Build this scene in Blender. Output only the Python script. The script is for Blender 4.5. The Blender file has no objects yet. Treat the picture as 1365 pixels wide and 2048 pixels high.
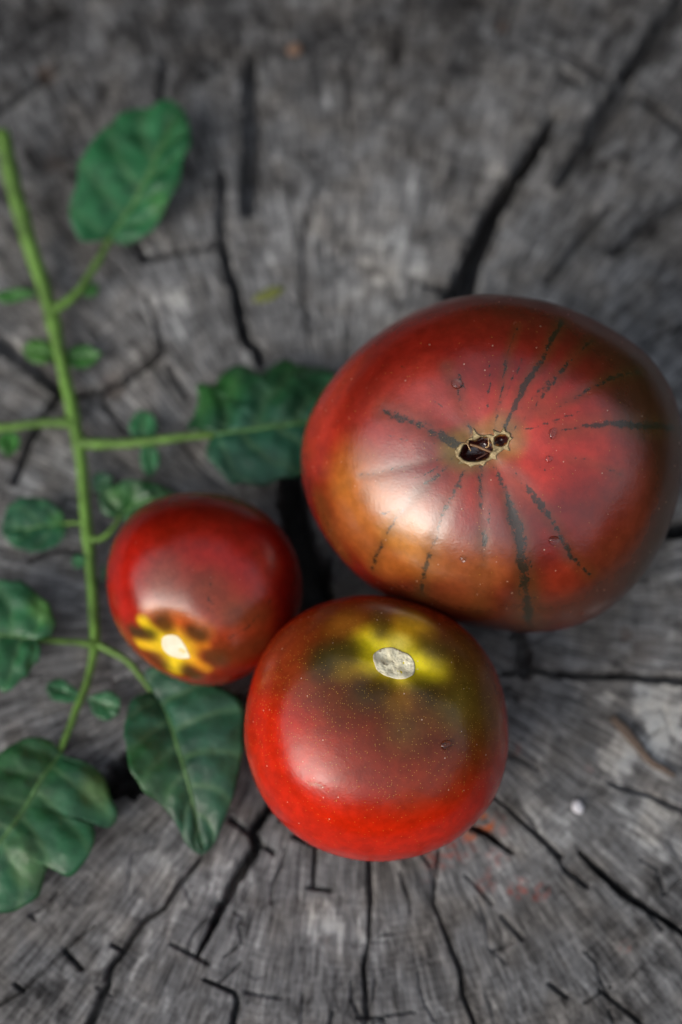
import bpy, bmesh, math
import numpy as np
from mathutils import Vector

# ------------------------------------------------------------------ camera, sky, sun, exposure
SC = bpy.context.scene
COL = SC.collection
PW, PH = 1365.0, 2048.0
LENS, SENSOR = 60.0, 36.0
FPX = LENS / SENSOR * PH
DIST, TILT = 0.52, math.radians(18.0)
SUN_EL, SUN_ROT = math.radians(27.0), math.atan2(-0.72, -0.69)
SUN_STRENGTH, SUN_ANGLE = 0.75, math.radians(55.0)
SKY_STRENGTH, EXPOSURE = 0.15, 0.75
FSTOP, FOCUS = 3.9, 0.440

cam_d = bpy.data.cameras.new('camera')
cam = bpy.data.objects.new('camera', cam_d)
COL.objects.link(cam)
cam_d.sensor_fit = 'VERTICAL'
cam_d.sensor_height = SENSOR
cam_d.lens = LENS
cam_d.clip_start, cam_d.clip_end = 0.01, 500.0
cam.location = (0, -DIST * math.sin(TILT), DIST * math.cos(TILT))
cam.rotation_euler = (TILT, 0, 0)
cam_d.dof.use_dof = True
cam_d.dof.focus_distance = FOCUS
cam_d.dof.aperture_fstop = FSTOP
SC.camera = cam

world = bpy.data.worlds.new('World')
SC.world = world
world.use_nodes = True
wn = world.node_tree
wn.nodes.clear()
w_out = wn.nodes.new('ShaderNodeOutputWorld')
w_bg = wn.nodes.new('ShaderNodeBackground')
w_sky = wn.nodes.new('ShaderNodeTexSky')
w_hsv = wn.nodes.new('ShaderNodeHueSaturation')
w_sky.sky_type = 'NISHITA'
w_sky.sun_disc = False
w_sky.sun_elevation = SUN_EL
w_sky.sun_rotation = SUN_ROT
w_sky.dust_density = 3.0
w_hsv.inputs['Saturation'].default_value = 0.35
w_bg.inputs['Strength'].default_value = SKY_STRENGTH
wn.links.new(w_sky.outputs[0], w_hsv.inputs['Color'])
wn.links.new(w_hsv.outputs[0], w_bg.inputs[0])
wn.links.new(w_bg.outputs[0], w_out.inputs[0])

sun_d = bpy.data.lights.new('sun', 'SUN')
sun = bpy.data.objects.new('sun', sun_d)
COL.objects.link(sun)
sun_d.energy = SUN_STRENGTH
sun_d.angle = SUN_ANGLE
sun_d.color = (1.0, 0.86, 0.68)
sun_dir = Vector((math.sin(SUN_ROT) * math.cos(SUN_EL), math.cos(SUN_ROT) * math.cos(SUN_EL), math.sin(SUN_EL)))
sun.rotation_euler = sun_dir.to_track_quat('Z', 'Y').to_euler()

SC.view_settings.view_transform = 'Standard'
SC.view_settings.look = 'None'
SC.view_settings.gamma = 1.0
SC.view_settings.exposure = EXPOSURE
SC.cycles.use_denoising = True
SC.cycles.max_bounces = 8

# ------------------------------------------------------------------ helpers
ct, st = math.cos(TILT), math.sin(TILT)
CAM = np.array([0, -DIST * st, DIST * ct])
CX = np.array([1.0, 0, 0]); CY = np.array([0, ct, st]); CZ = np.array([0, -st, ct])
RNG = np.random.default_rng(7)

def ray(px, py):
    px = np.asarray(px, float); py = np.asarray(py, float)
    return ((px - PW / 2) / FPX)[..., None] * CX - ((py - PH / 2) / FPX)[..., None] * CY - CZ

def at(px, py, z=0.0):
    """where the sight line through a photo pixel meets the level z"""
    d = ray(px, py)
    t = (np.asarray(z, float) - CAM[2]) / d[..., 2]
    return CAM + d * t[..., None]

def proj(P):
    q = P - CAM
    dep = -(q @ CZ)
    return np.stack([q @ CX / dep * FPX + PW / 2, -(q @ CY) / dep * FPX + PH / 2], -1), dep

def _hash(ix, iy, iz, seed):
    h = (ix.astype(np.int64) * 374761393 + iy.astype(np.int64) * 668265263 + iz.astype(np.int64) * 2147483647 + seed * 974634777) & 0xffffffff
    h = ((h ^ (h >> 13)) * 1274126177) & 0xffffffff
    h = ((h ^ (h >> 16)) * 2246822519) & 0xffffffff
    return ((h ^ (h >> 15)) & 0xffff) / 65535.0

def vnoise(P, seed=0):
    f = np.floor(P); t = P - f
    t = t * t * t * (t * (t * 6 - 15) + 10)
    i = f.astype(np.int64)
    r = 0
    for dx in (0, 1):
        wx = t[:, 0] if dx else 1 - t[:, 0]
        for dy in (0, 1):
            wy = t[:, 1] if dy else 1 - t[:, 1]
            for dz in (0, 1):
                wz = t[:, 2] if dz else 1 - t[:, 2]
                r = r + wx * wy * wz * _hash(i[:, 0] + dx, i[:, 1] + dy, i[:, 2] + dz, seed)
    return r

def fbm(P, octaves=3, seed=0):
    s, a, tot = 0, 1.0, 0
    for k in range(octaves):
        s = s + a * vnoise(P * 2 ** k + k * 17.3, seed + k); tot += a; a *= 0.5
    return s / tot * 2 - 1

def sstep(a, b, x):
    t = np.clip((x - a) / (b - a), 0, 1)
    return t * t * (3 - 2 * t)

def seg_dist(P, pts):
    """distance from points P to a polyline pts (any dimension) and the parameter along it (0..n-1)"""
    pts = np.asarray(pts, float)
    if len(pts) == 1:
        return np.linalg.norm(P - pts[0], axis=1), np.zeros(len(P))
    best = np.full(len(P), 1e9); par = np.zeros(len(P))
    for k in range(len(pts) - 1):
        a, b = pts[k], pts[k + 1]
        ab = b - a
        t = np.clip((P - a) @ ab / max(ab @ ab, 1e-18), 0, 1)
        d = np.linalg.norm(P - (a + t[:, None] * ab), axis=1)
        m = d < best
        best[m] = d[m]; par[m] = k + t[m]
    return best, par

def inside(px, py, poly):
    poly = np.asarray(poly, float)
    c = np.zeros(px.shape, bool)
    x1, y1 = poly[-1]
    for x2, y2 in poly:
        cond = ((y1 > py) != (y2 > py))
        c ^= cond & (px < (x2 - x1) * (py - y1) / ((y2 - y1) if y2 != y1 else 1e-9) + x1)
        x1, y1 = x2, y2
    return c

def smooth_line(pts, n, closed=False):
    """Catmull-Rom through pts, n samples evenly spaced along it"""
    p = np.asarray(pts, float)
    if closed:
        q = np.vstack([p[-1], p, p[0], p[1]])
    else:
        q = np.vstack([2 * p[0] - p[1], p, 2 * p[-1] - p[-2]])
    out = []
    for k in range(1, len(q) - 2):
        t = np.linspace(0, 1, 16, endpoint=False)[:, None]
        a, b, c, d = q[k - 1], q[k], q[k + 1], q[k + 2]
        out.append(0.5 * (2 * b + (c - a) * t + (2 * a - 5 * b + 4 * c - d) * t ** 2 + (3 * b - a - 3 * c + d) * t ** 3))
    out = np.vstack(out + [q[-2][None]])
    s = np.r_[0, np.cumsum(np.linalg.norm(np.diff(out, axis=0), axis=1))]
    u = np.linspace(0, s[-1], n)
    return np.stack([np.interp(u, s, out[:, k]) for k in range(out.shape[1])], 1)

def mesh_np(name, V, F, smooth=True):
    me = bpy.data.meshes.new(name)
    F = np.asarray(F)
    k = F.shape[1]
    me.vertices.add(len(V)); me.vertices.foreach_set('co', np.asarray(V, np.float32).ravel())
    me.loops.add(F.size); me.loops.foreach_set('vertex_index', F.astype(np.int32).ravel())
    me.polygons.add(len(F)); me.polygons.foreach_set('loop_start', np.arange(0, F.size, k, dtype=np.int32))
    me.polygons.foreach_set('use_smooth', np.full(len(F), smooth))
    me.update(calc_edges=True)
    me.validate()
    return me

def attr(me, name, vals):
    vals = np.asarray(vals, np.float32)
    if vals.ndim == 2:
        a = me.attributes.new(name, 'FLOAT_COLOR', 'POINT')
        a.data.foreach_set('color', np.c_[vals, np.ones(len(vals))].astype(np.float32).ravel())
    else:
        a = me.attributes.new(name, 'FLOAT', 'POINT')
        a.data.foreach_set('value', vals)

def link(name, me, mat, parent=None):
    o = bpy.data.objects.new(name, me)
    COL.objects.link(o)
    if mat: me.materials.append(mat)
    if parent: o.parent = parent
    return o

def thing(name, label, cat, loc, group=None):
    o = bpy.data.objects.new(name, None)
    COL.objects.link(o)
    o.empty_display_size = 0.01
    o.location = loc
    o['label'] = label; o['category'] = cat
    if group: o['group'] = group
    return o

def grid_faces(nr, nc, off=0, wrap=False):
    r = np.arange(nr - 1)[:, None]; c = np.arange(nc if wrap else nc - 1)[None, :]
    c2 = (c + 1) % nc
    return np.stack([r * nc + c, r * nc + c2, (r + 1) * nc + c2, (r + 1) * nc + c], -1).reshape(-1, 4) + off

def tube(pts, rad, sides=10, ridge=0.0):
    pts = np.asarray(pts, float); rad = np.broadcast_to(np.asarray(rad, float), (len(pts),))
    T = np.gradient(pts, axis=0); T /= np.linalg.norm(T, axis=1)[:, None]
    up = np.array([0, 0, 1.0])
    S = np.cross(T, up); S /= np.linalg.norm(S, axis=1)[:, None]
    N = np.cross(S, T)
    a = np.linspace(0, 2 * np.pi, sides, endpoint=False)
    rr = rad[:, None] * (1 + ridge * np.cos(a * 4))[None, :]
    V = pts[:, None, :] + rr[..., None] * (np.cos(a)[None, :, None] * S[:, None, :] + np.sin(a)[None, :, None] * N[:, None, :])
    V = V.reshape(-1, 3)
    F = grid_faces(len(pts), sides, wrap=True)
    n0 = len(V)
    V = np.vstack([V, pts[0], pts[-1]])
    c = np.arange(sides); c2 = (c + 1) % sides; L = (len(pts) - 1) * sides
    caps = np.vstack([np.stack([c2, c, np.full(sides, n0), np.full(sides, n0)], 1), np.stack([L + c, L + c2, np.full(sides, n0 + 1), np.full(sides, n0 + 1)], 1)])
    return V, F, caps[:, :3]

def tube_mesh(name, pts, rad, sides=10, ridge=0.0):
    V, F, caps = tube(pts, rad, sides, ridge)
    T = np.vstack([F[:, [0, 1, 2]], F[:, [0, 2, 3]], caps])
    return mesh_np(name, V, T)

# ------------------------------------------------------------------ node helpers
class Nodes:
    def __init__(s, name):
        s.m = bpy.data.materials.new(name); s.m.use_nodes = True
        s.t = s.m.node_tree; s.n = s.t.nodes
        s.b = s.n['Principled BSDF']
    def new(s, kind, **kw):
        n = s.n.new('ShaderNode' + kind)
        for k, v in kw.items(): setattr(n, k, v)
        return n
    def put(s, sock, v):
        if hasattr(v, 'is_output') or isinstance(v, bpy.types.NodeSocket): s.t.links.new(v, sock)
        else: sock.default_value = v
    def math(s, op, a, b=0.0, clamp=False):
        n = s.new('Math', operation=op); n.use_clamp = clamp
        s.put(n.inputs[0], a); s.put(n.inputs[1], b)
        return n.outputs[0]
    def mix(s, f, a, b, blend='MIX'):
        n = s.new('Mix', data_type='RGBA', blend_type=blend)
        s.put(n.inputs[0], f); s.put(n.inputs[6], a); s.put(n.inputs[7], b)
        return n.outputs[2]
    def noise(s, vec, scale, detail=3.0, rough=0.55, dist=0.0):
        n = s.new('TexNoise'); s.put(n.inputs['Vector'], vec)
        n.inputs['Scale'].default_value = scale; n.inputs['Detail'].default_value = detail
        n.inputs['Roughness'].default_value = rough; n.inputs['Distortion'].default_value = dist
        return n.outputs[0]
    def vor(s, vec, scale, feature='F1'):
        n = s.new('TexVoronoi', feature=feature); s.put(n.inputs['Vector'], vec)
        n.inputs['Scale'].default_value = scale
        return n
    def rng(s, v, a, b, c=0.0, d=1.0, smooth=True):
        n = s.new('MapRange', interpolation_type='SMOOTHSTEP' if smooth else 'LINEAR')
        s.put(n.inputs['Value'], v)
        for i, x in zip(('From Min', 'From Max', 'To Min', 'To Max'), (a, b, c, d)): s.put(n.inputs[i], x)
        return n.outputs[0]
    def attr(s, name, color=False):
        n = s.new('Attribute', attribute_name=name)
        return n.outputs['Color' if color else 'Fac']
    def obj(s):
        return s.new('TexCoord').outputs['Object']
    def bump(s, h, strength, dist):
        n = s.new('Bump'); s.put(n.inputs['Height'], h)
        n.inputs['Strength'].default_value = strength; n.inputs['Distance'].default_value = dist
        s.t.links.new(n.outputs[0], s.b.inputs['Normal'])
    def set(s, **kw):
        for k, v in kw.items(): s.put(s.b.inputs[k.replace('_', ' ')], v)
        return s.m

def c4(c): return (c[0], c[1], c[2], 1.0)

# ------------------------------------------------------------------ materials
PITH = at(685, 1205)[:2]

def wood_material():
    k = Nodes('weathered_end_grain')
    o = k.obj()
    sub = k.new('VectorMath', operation='SUBTRACT'); k.put(sub.inputs[0], o); sub.inputs[1].default_value = (PITH[0], PITH[1], 0)
    sp = k.new('SeparateXYZ'); k.put(sp.inputs[0], sub.outputs[0])
    x, y = sp.outputs[0], sp.outputs[1]
    r = k.math('SQRT', k.math('ADD', k.math('MULTIPLY', x, x), k.math('ADD', k.math('MULTIPLY', y, y), 1e-6)))
    wob = k.noise(o, 55, 2.0)
    def polar(A, B, w=0.0):
        c = k.new('CombineXYZ')
        k.put(c.inputs[0], k.math('MULTIPLY', k.math('DIVIDE', x, r), A))
        k.put(c.inputs[1], k.math('MULTIPLY', k.math('DIVIDE', y, r), A))
        k.put(c.inputs[2], k.math('ADD', k.math('MULTIPLY', r, B), k.math('MULTIPLY', wob, w)))
        return c.outputs[0]
    n1 = k.noise(polar(28, 95, 1.5), 1.0, 5.0, 0.62, 0.5)
    n2 = k.noise(polar(85, 120, 3.0), 1.0, 4.0, 0.65, 0.4)
    n3 = k.noise(polar(7, 480, 5.0), 1.0, 2.0, 0.6)
    n4 = k.noise(o, 26, 4.0, 0.6)
    n5 = k.noise(o, 900, 3.0, 0.7)
    rings = k.math('SINE', k.math('ADD', k.math('MULTIPLY', r, 2900.0), k.math('MULTIPLY', k.noise(polar(4, 60), 1.0, 3.0), 26.0)))
    rings = k.math('MULTIPLY', k.rng(rings, 0.1, 1.0), k.rng(k.noise(o, 30, 3.0), 0.35, 0.62))
    v = k.math('ADD', k.math('ADD', k.math('MULTIPLY', k.rng(n1, 0.28, 0.72), 0.50), 0.375), k.math('MULTIPLY', k.rng(n2, 0.25, 0.75), 0.62))
    v = k.math('ADD', v, k.math('SUBTRACT', k.math('MULTIPLY', n3, 0.50), k.math('MULTIPLY', rings, 0.09)))
    v = k.math('ADD', v, k.math('MULTIPLY', n4, 0.5))
    v = k.math('ADD', v, k.math('MULTIPLY', n5, 0.35))
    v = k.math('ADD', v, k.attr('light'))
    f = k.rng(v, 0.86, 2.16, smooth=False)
    ramp = k.new('ValToRGB'); k.put(ramp.inputs[0], f)
    e = ramp.color_ramp.elements
    e[0].position = 0.0; e[0].color = (0.016, 0.016, 0.017, 1)
    e[1].position = 1.0; e[1].color = (0.44, 0.45, 0.45, 1)
    for p, c in ((0.25, (0.055, 0.055, 0.057)), (0.5, (0.125, 0.126, 0.130)), (0.75, (0.215, 0.218, 0.224))):
        q = e.new(p); q.color = c4(c)
    warm = k.rng(k.math('ADD', k.math('MULTIPLY', k.noise(o, 70, 3.0), 0.6), k.math('MULTIPLY', k.noise(o, 9, 2.0), 0.4)), 0.42, 0.62)
    col = k.mix(k.math('MULTIPLY', warm, 0.42), ramp.outputs[0], (1.0, 0.86, 0.70, 1), 'MULTIPLY')
    col = k.mix(k.attr('brown'), col, (0.10, 0.055, 0.03, 1))
    redm = k.math('MULTIPLY', k.math('MULTIPLY', k.attr('red'), 0.45), k.rng(k.noise(o, 420, 4.0, 0.7), 0.46, 0.60))
    col = k.mix(redm, col, (0.40, 0.045, 0.02, 1))
    orm = k.math('MULTIPLY', k.math('MULTIPLY', k.attr('orange'), 0.7), k.rng(k.noise(o, 380, 3.0, 0.6), 0.42, 0.55))
    col = k.mix(orm, col, (0.55, 0.12, 0.02, 1))
    # the bark on the flank
    col = k.mix(k.attr('bark'), col, (0.05, 0.035, 0.025, 1))
    h = k.math('ADD', k.math('MULTIPLY', n2, 0.7), k.math('ADD', k.math('MULTIPLY', n5, 0.3), k.math('MULTIPLY', n3, 0.3)))
    k.bump(h, 0.5, 0.0010)
    return k.set(Base_Color=col, Roughness=0.85, Specular_IOR_Level=0.15)

def skin_material(name, stripe_col=(0.012, 0.016, 0.012), rough=0.27, stripe_thr=0.5, white=1.0, spec=0.75):
    k = Nodes(name)
    o = k.obj()
    col = k.attr('skin', True)
    fine = k.noise(o, 260, 4.0, 0.65)
    mott = k.rng(fine, 0.25, 0.75, 0.80, 1.18)
    mm = k.new('CombineXYZ')
    for i in range(3): k.put(mm.inputs[i], mott)
    col = k.mix(1.0, col, mm.outputs[0], 'MULTIPLY')
    # broken dark stripes
    jag = k.noise(o, 620, 5.0, 0.75)
    jag2 = k.noise(o, 95, 2.0)
    s = k.math('ADD', k.attr('stripe'), k.math('ADD', k.math('MULTIPLY', k.math('SUBTRACT', jag, 0.5), 1.15), k.math('MULTIPLY', k.math('SUBTRACT', jag2, 0.5), 0.7)))
    sm = k.rng(s, stripe_thr - 0.10, stripe_thr + 0.10)
    sm = k.math('MULTIPLY', sm, k.math('MULTIPLY', k.rng(k.attr('stripe'), 0.03, 0.2), 0.82))
    col = k.mix(sm, col, c4(stripe_col))
    # golden and pale specks in the skin
    v = k.vor(o, 1900); vc = k.new('SeparateColor'); k.put(vc.inputs[0], v.outputs['Color'])
    g = k.math('MULTIPLY', k.rng(v.outputs['Distance'], 0.12, 0.24, 1.0, 0.0), k.rng(vc.outputs[0], k.math('SUBTRACT', 1.0, k.attr('gold')), k.math('ADD', k.math('SUBTRACT', 1.0, k.attr('gold')), 0.05)))
    col = k.mix(k.math('MULTIPLY', g, 0.75), col, (0.62, 0.36, 0.05, 1))
    w = k.vor(o, 430); wc = k.new('SeparateColor'); k.put(wc.inputs[0], w.outputs['Color'])
    wm = k.math('MULTIPLY', k.rng(w.outputs['Distance'], 0.05, 0.10, 1.0, 0.0), k.rng(wc.outputs[1], 0.72, 0.74))
    col = k.mix(k.math('MULTIPLY', wm, 0.55 * white), col, (0.75, 0.55, 0.40, 1))
    col = k.mix(k.attr('wet'), col, (0.035, 0.004, 0.003, 1))
    rg = k.math('ADD', rough - 0.04, k.math('MULTIPLY', fine, 0.09))
    rg = k.mix(k.attr('wet'), rg, (0.12, 0.12, 0.12, 1))
    k.bump(k.math('ADD', k.noise(o, 1500, 2.0), k.math('MULTIPLY', k.noise(o, 300, 2.0), 1.4)), 0.12, 0.0003)
    return k.set(Base_Color=col, Roughness=rg, Specular_IOR_Level=spec, Subsurface_Weight=0.08, Subsurface_Radius=(0.004, 0.0012, 0.0006), Subsurface_Scale=1.0)

def cork_material(name, a, b, dark, scale=700):
    k = Nodes(name); o = k.obj()
    n = k.noise(o, scale, 4.0, 0.7)
    col = k.mix(k.rng(n, 0.3, 0.7), c4(a), c4(b))
    col = k.mix(k.math('MULTIPLY', k.rng(k.noise(o, scale * 0.8, 2.0, 0.6), 0.60, 0.68), 0.75), col, c4(dark))
    col = k.mix(k.attr('edge'), col, c4(dark))
    k.bump(n, 0.7, 0.0006)
    return k.set(Base_Color=col, Roughness=0.7)

def leaf_material():
    k = Nodes('leaflet_green'); o = k.obj()
    base = k.attr('tint', True)
    n = k.noise(o, 140, 4.0, 0.6)
    mm = k.new('CombineXYZ')
    for i in range(3): k.put(mm.inputs[i], k.rng(n, 0.25, 0.75, 0.5, 1.15))
    col = k.mix(1.0, base, mm.outputs[0], 'MULTIPLY')
    col = k.mix(k.math('MULTIPLY', k.attr('vein'), 0.5), col, (0.13, 0.24, 0.10, 1))
    cell = k.vor(o, 520, 'SMOOTH_F1').outputs['Distance']
    k.bump(k.math('SUBTRACT', k.math('ADD', k.math('MULTIPLY', n, 0.6), k.math('MULTIPLY', k.noise(o, 700, 3.0), 0.5)), k.math('MULTIPLY', cell, 0.5)), 0.4, 0.0006)
    return k.set(Base_Color=col, Roughness=0.42, Specular_IOR_Level=0.5)

def plain(name, col, rough=0.6, var=0.25, scale=300, bump=0.3, spec=0.5):
    k = Nodes(name); o = k.obj()
    n = k.noise(o, scale, 4.0, 0.6)
    mm = k.new('CombineXYZ')
    for i in range(3): k.put(mm.inputs[i], k.rng(n, 0.25, 0.75, 1 - var, 1 + var))
    c = k.mix(1.0, c4(col), mm.outputs[0], 'MULTIPLY')
    k.bump(n, bump, 0.0006)
    return k.set(Base_Color=c, Roughness=rough, Specular_IOR_Level=spec)

def water_material():
    k = Nodes('water')
    k.set(Base_Color=(1, 1, 1, 1), Roughness=0.02, IOR=1.333, Transmission_Weight=1.0)
    return k.m

M_WOOD = wood_material()
M_STEM = plain('stem_green', (0.105, 0.215, 0.035), 0.55, 0.45, 110, 0.6)
M_RIB = plain('midrib_green', (0.085, 0.20, 0.06), 0.5, 0.2, 300)
M_LEAF = leaf_material()
M_WATER = water_material()

# ------------------------------------------------------------------ the tree stump (one surface, cracks cut as geometry)
# (points in photo pixels, widths in pixels, depth in millimetres)
CRACKS = [
 ([(1108,236),(1070,300),(1032,352),(1002,396),(962,480),(927,585),(880,690),(800,900)], [14,22,23,28,36,42,40,30], 26),
 ([(845,568),(880,576),(915,582)], [8,14,12], 4),
 ([(1400,-70),(1352,10),(1257,145),(1232,195),(1187,275),(1147,330),(1112,372)], [32,32,30,32,28,22,10], 8),
 ([(1062,75),(1132,105),(1232,165),(1292,200),(1380,270)], [7,9,12,10,12], 2.6),
 ([(1122,142),(1162,168)], [14,14], 3),
 ([(1400,385),(1365,410),(1302,450),(1222,508)], [30,28,26,12], 7),
 ([(1222,410),(1162,480),(1092,565)], [12,14,10], 1.1),
 ([(503,110),(500,150),(504,280),(495,420)], [16,28,30,22], 3.5),
 ([(447,345),(440,430),(446,490)], [14,16,14], 2.0),
 ([(444,478),(455,530),(470,575),(483,640),(494,684),(514,692),(522,725)], [16,18,18,18,18,16,20], 13),
 ([(272,485),(290,516),(370,501),(446,484)], [14,16,14,12], 3),
 ([(-60,640),(0,684),(55,725),(110,775)], [22,22,22,18], 8),
 ([(150,790),(200,782),(250,760),(300,725),(326,700)], [18,18,15,14,8], 4.5),
 ([(326,700),(312,640),(292,590)], [8,8,6], 1.2),
 ([(122,785),(90,830),(60,880),(30,960)], [16,14,14,14], 2.4),
 ([(205,803),(250,860)], [10,10], 1.6),
 ([(338,735),(374,795)], [9,9], 1.2),
 ([(583,955),(588,1010),(604,1090),(630,1190),(655,1290),(690,1400)], [38,44,50,54,50,30], 42),
 ([(-10,225),(25,205),(85,156),(150,120)], [10,14,14,6], 2.6),
 ([(212,1572),(270,1548),(330,1515),(420,1480),(560,1380)], [44,54,52,48,40], 32),
 ([(556,1600),(540,1615),(505,1660),(516,1690),(475,1755),(435,1830),(395,1912)], [20,20,18,18,22,20,8], 15),
 ([(462,1638),(500,1668),(548,1706)], [12,12,9], 4),
 ([(404,1715),(360,1765),(330,1815),(285,1845),(250,1900),(218,1940),(215,1970),(180,2050),(150,2100)], [10,12,12,12,12,14,17,18,18], 6),
 ([(225,1890),(252,1903)], [9,10], 4),
 ([(190,1850),(130,1900),(45,1982),(-20,2020)], [6,9,9,8], 1.6),
 ([(128,1900),(164,1938)], [11,11], 4),
 ([(30,1968),(48,1983)], [9,9], 4),
 ([(343,1888),(390,1912),(418,1928)], [6,10,7], 2.6),
 ([(408,1958),(470,1985),(474,2005),(464,2060)], [7,12,15,14], 6),
 ([(482,1925),(440,1965)], [7,7], 1.2),
 ([(630,1690),(627,1772)], [10,9], 3.2),
 ([(618,1775),(662,1780)], [9,8], 3.2),
 ([(588,1672),(634,1692)], [10,9], 5),
 ([(737,1700),(742,1800),(737,1890),(728,1935),(735,2036)], [12,12,8,13,13], 4.5),
 ([(718,2034),(768,2036)], [9,7], 3),
 ([(878,1700),(867,1805),(897,1880),(922,1940),(927,1990),(955,2060)], [9,9,12,12,11,9], 2.6),
 ([(905,1625),(935,1650),(972,1665),(1025,1706)], [16,17,15,8], 13),
 ([(980,1585),(1042,1640),(1082,1675),(1120,1712)], [7,9,14,15], 4.2),
 ([(1130,1738),(1174,1772)], [13,13], 2.6),
 ([(1160,1705),(1202,1745),(1247,1785),(1330,1838),(1420,1900)], [8,15,16,15,12], 10),
 ([(1030,1250),(1047,1305),(1050,1345)], [22,22,18], 8),
 ([(1005,1348),(1062,1338),(1150,1350),(1257,1352),(1400,1362)], [9,12,12,14,15], 4),
 ([(1300,1060),(1345,1056),(1420,1050)], [28,28,24], 26),
 ([(1010,1503),(1075,1538)], [8,8], 1.6),
 ([(1220,1567),(1300,1590),(1390,1632)], [9,13,12], 2.0),
 ([(1202,1980),(1282,2045)], [9,10], 2.2),
 ([(1100,1968),(1136,1994)], [10,10], 2),
 ([(932,1750),(985,1808)], [7,7], 1.2),
 ([(1005,1833),(1045,1878)], [10,10], 1.5),
 ([(560,1640),(600,1640),(650,1690)], [8,8,8], 3),
 ([(612,420),(606,520),(612,660)], [5,7,5], 0.7),
 ([(690,130),(700,260)], [6,6], 0.7),
 ([(1280,690),(1365,650)], [10,10], 1.5),
 ([(330,110),(322,200)], [10,10], 1.2),
 ([(60,1120),(130,1095),(170,1110)], [10,12,8], 2.0),
]

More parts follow.
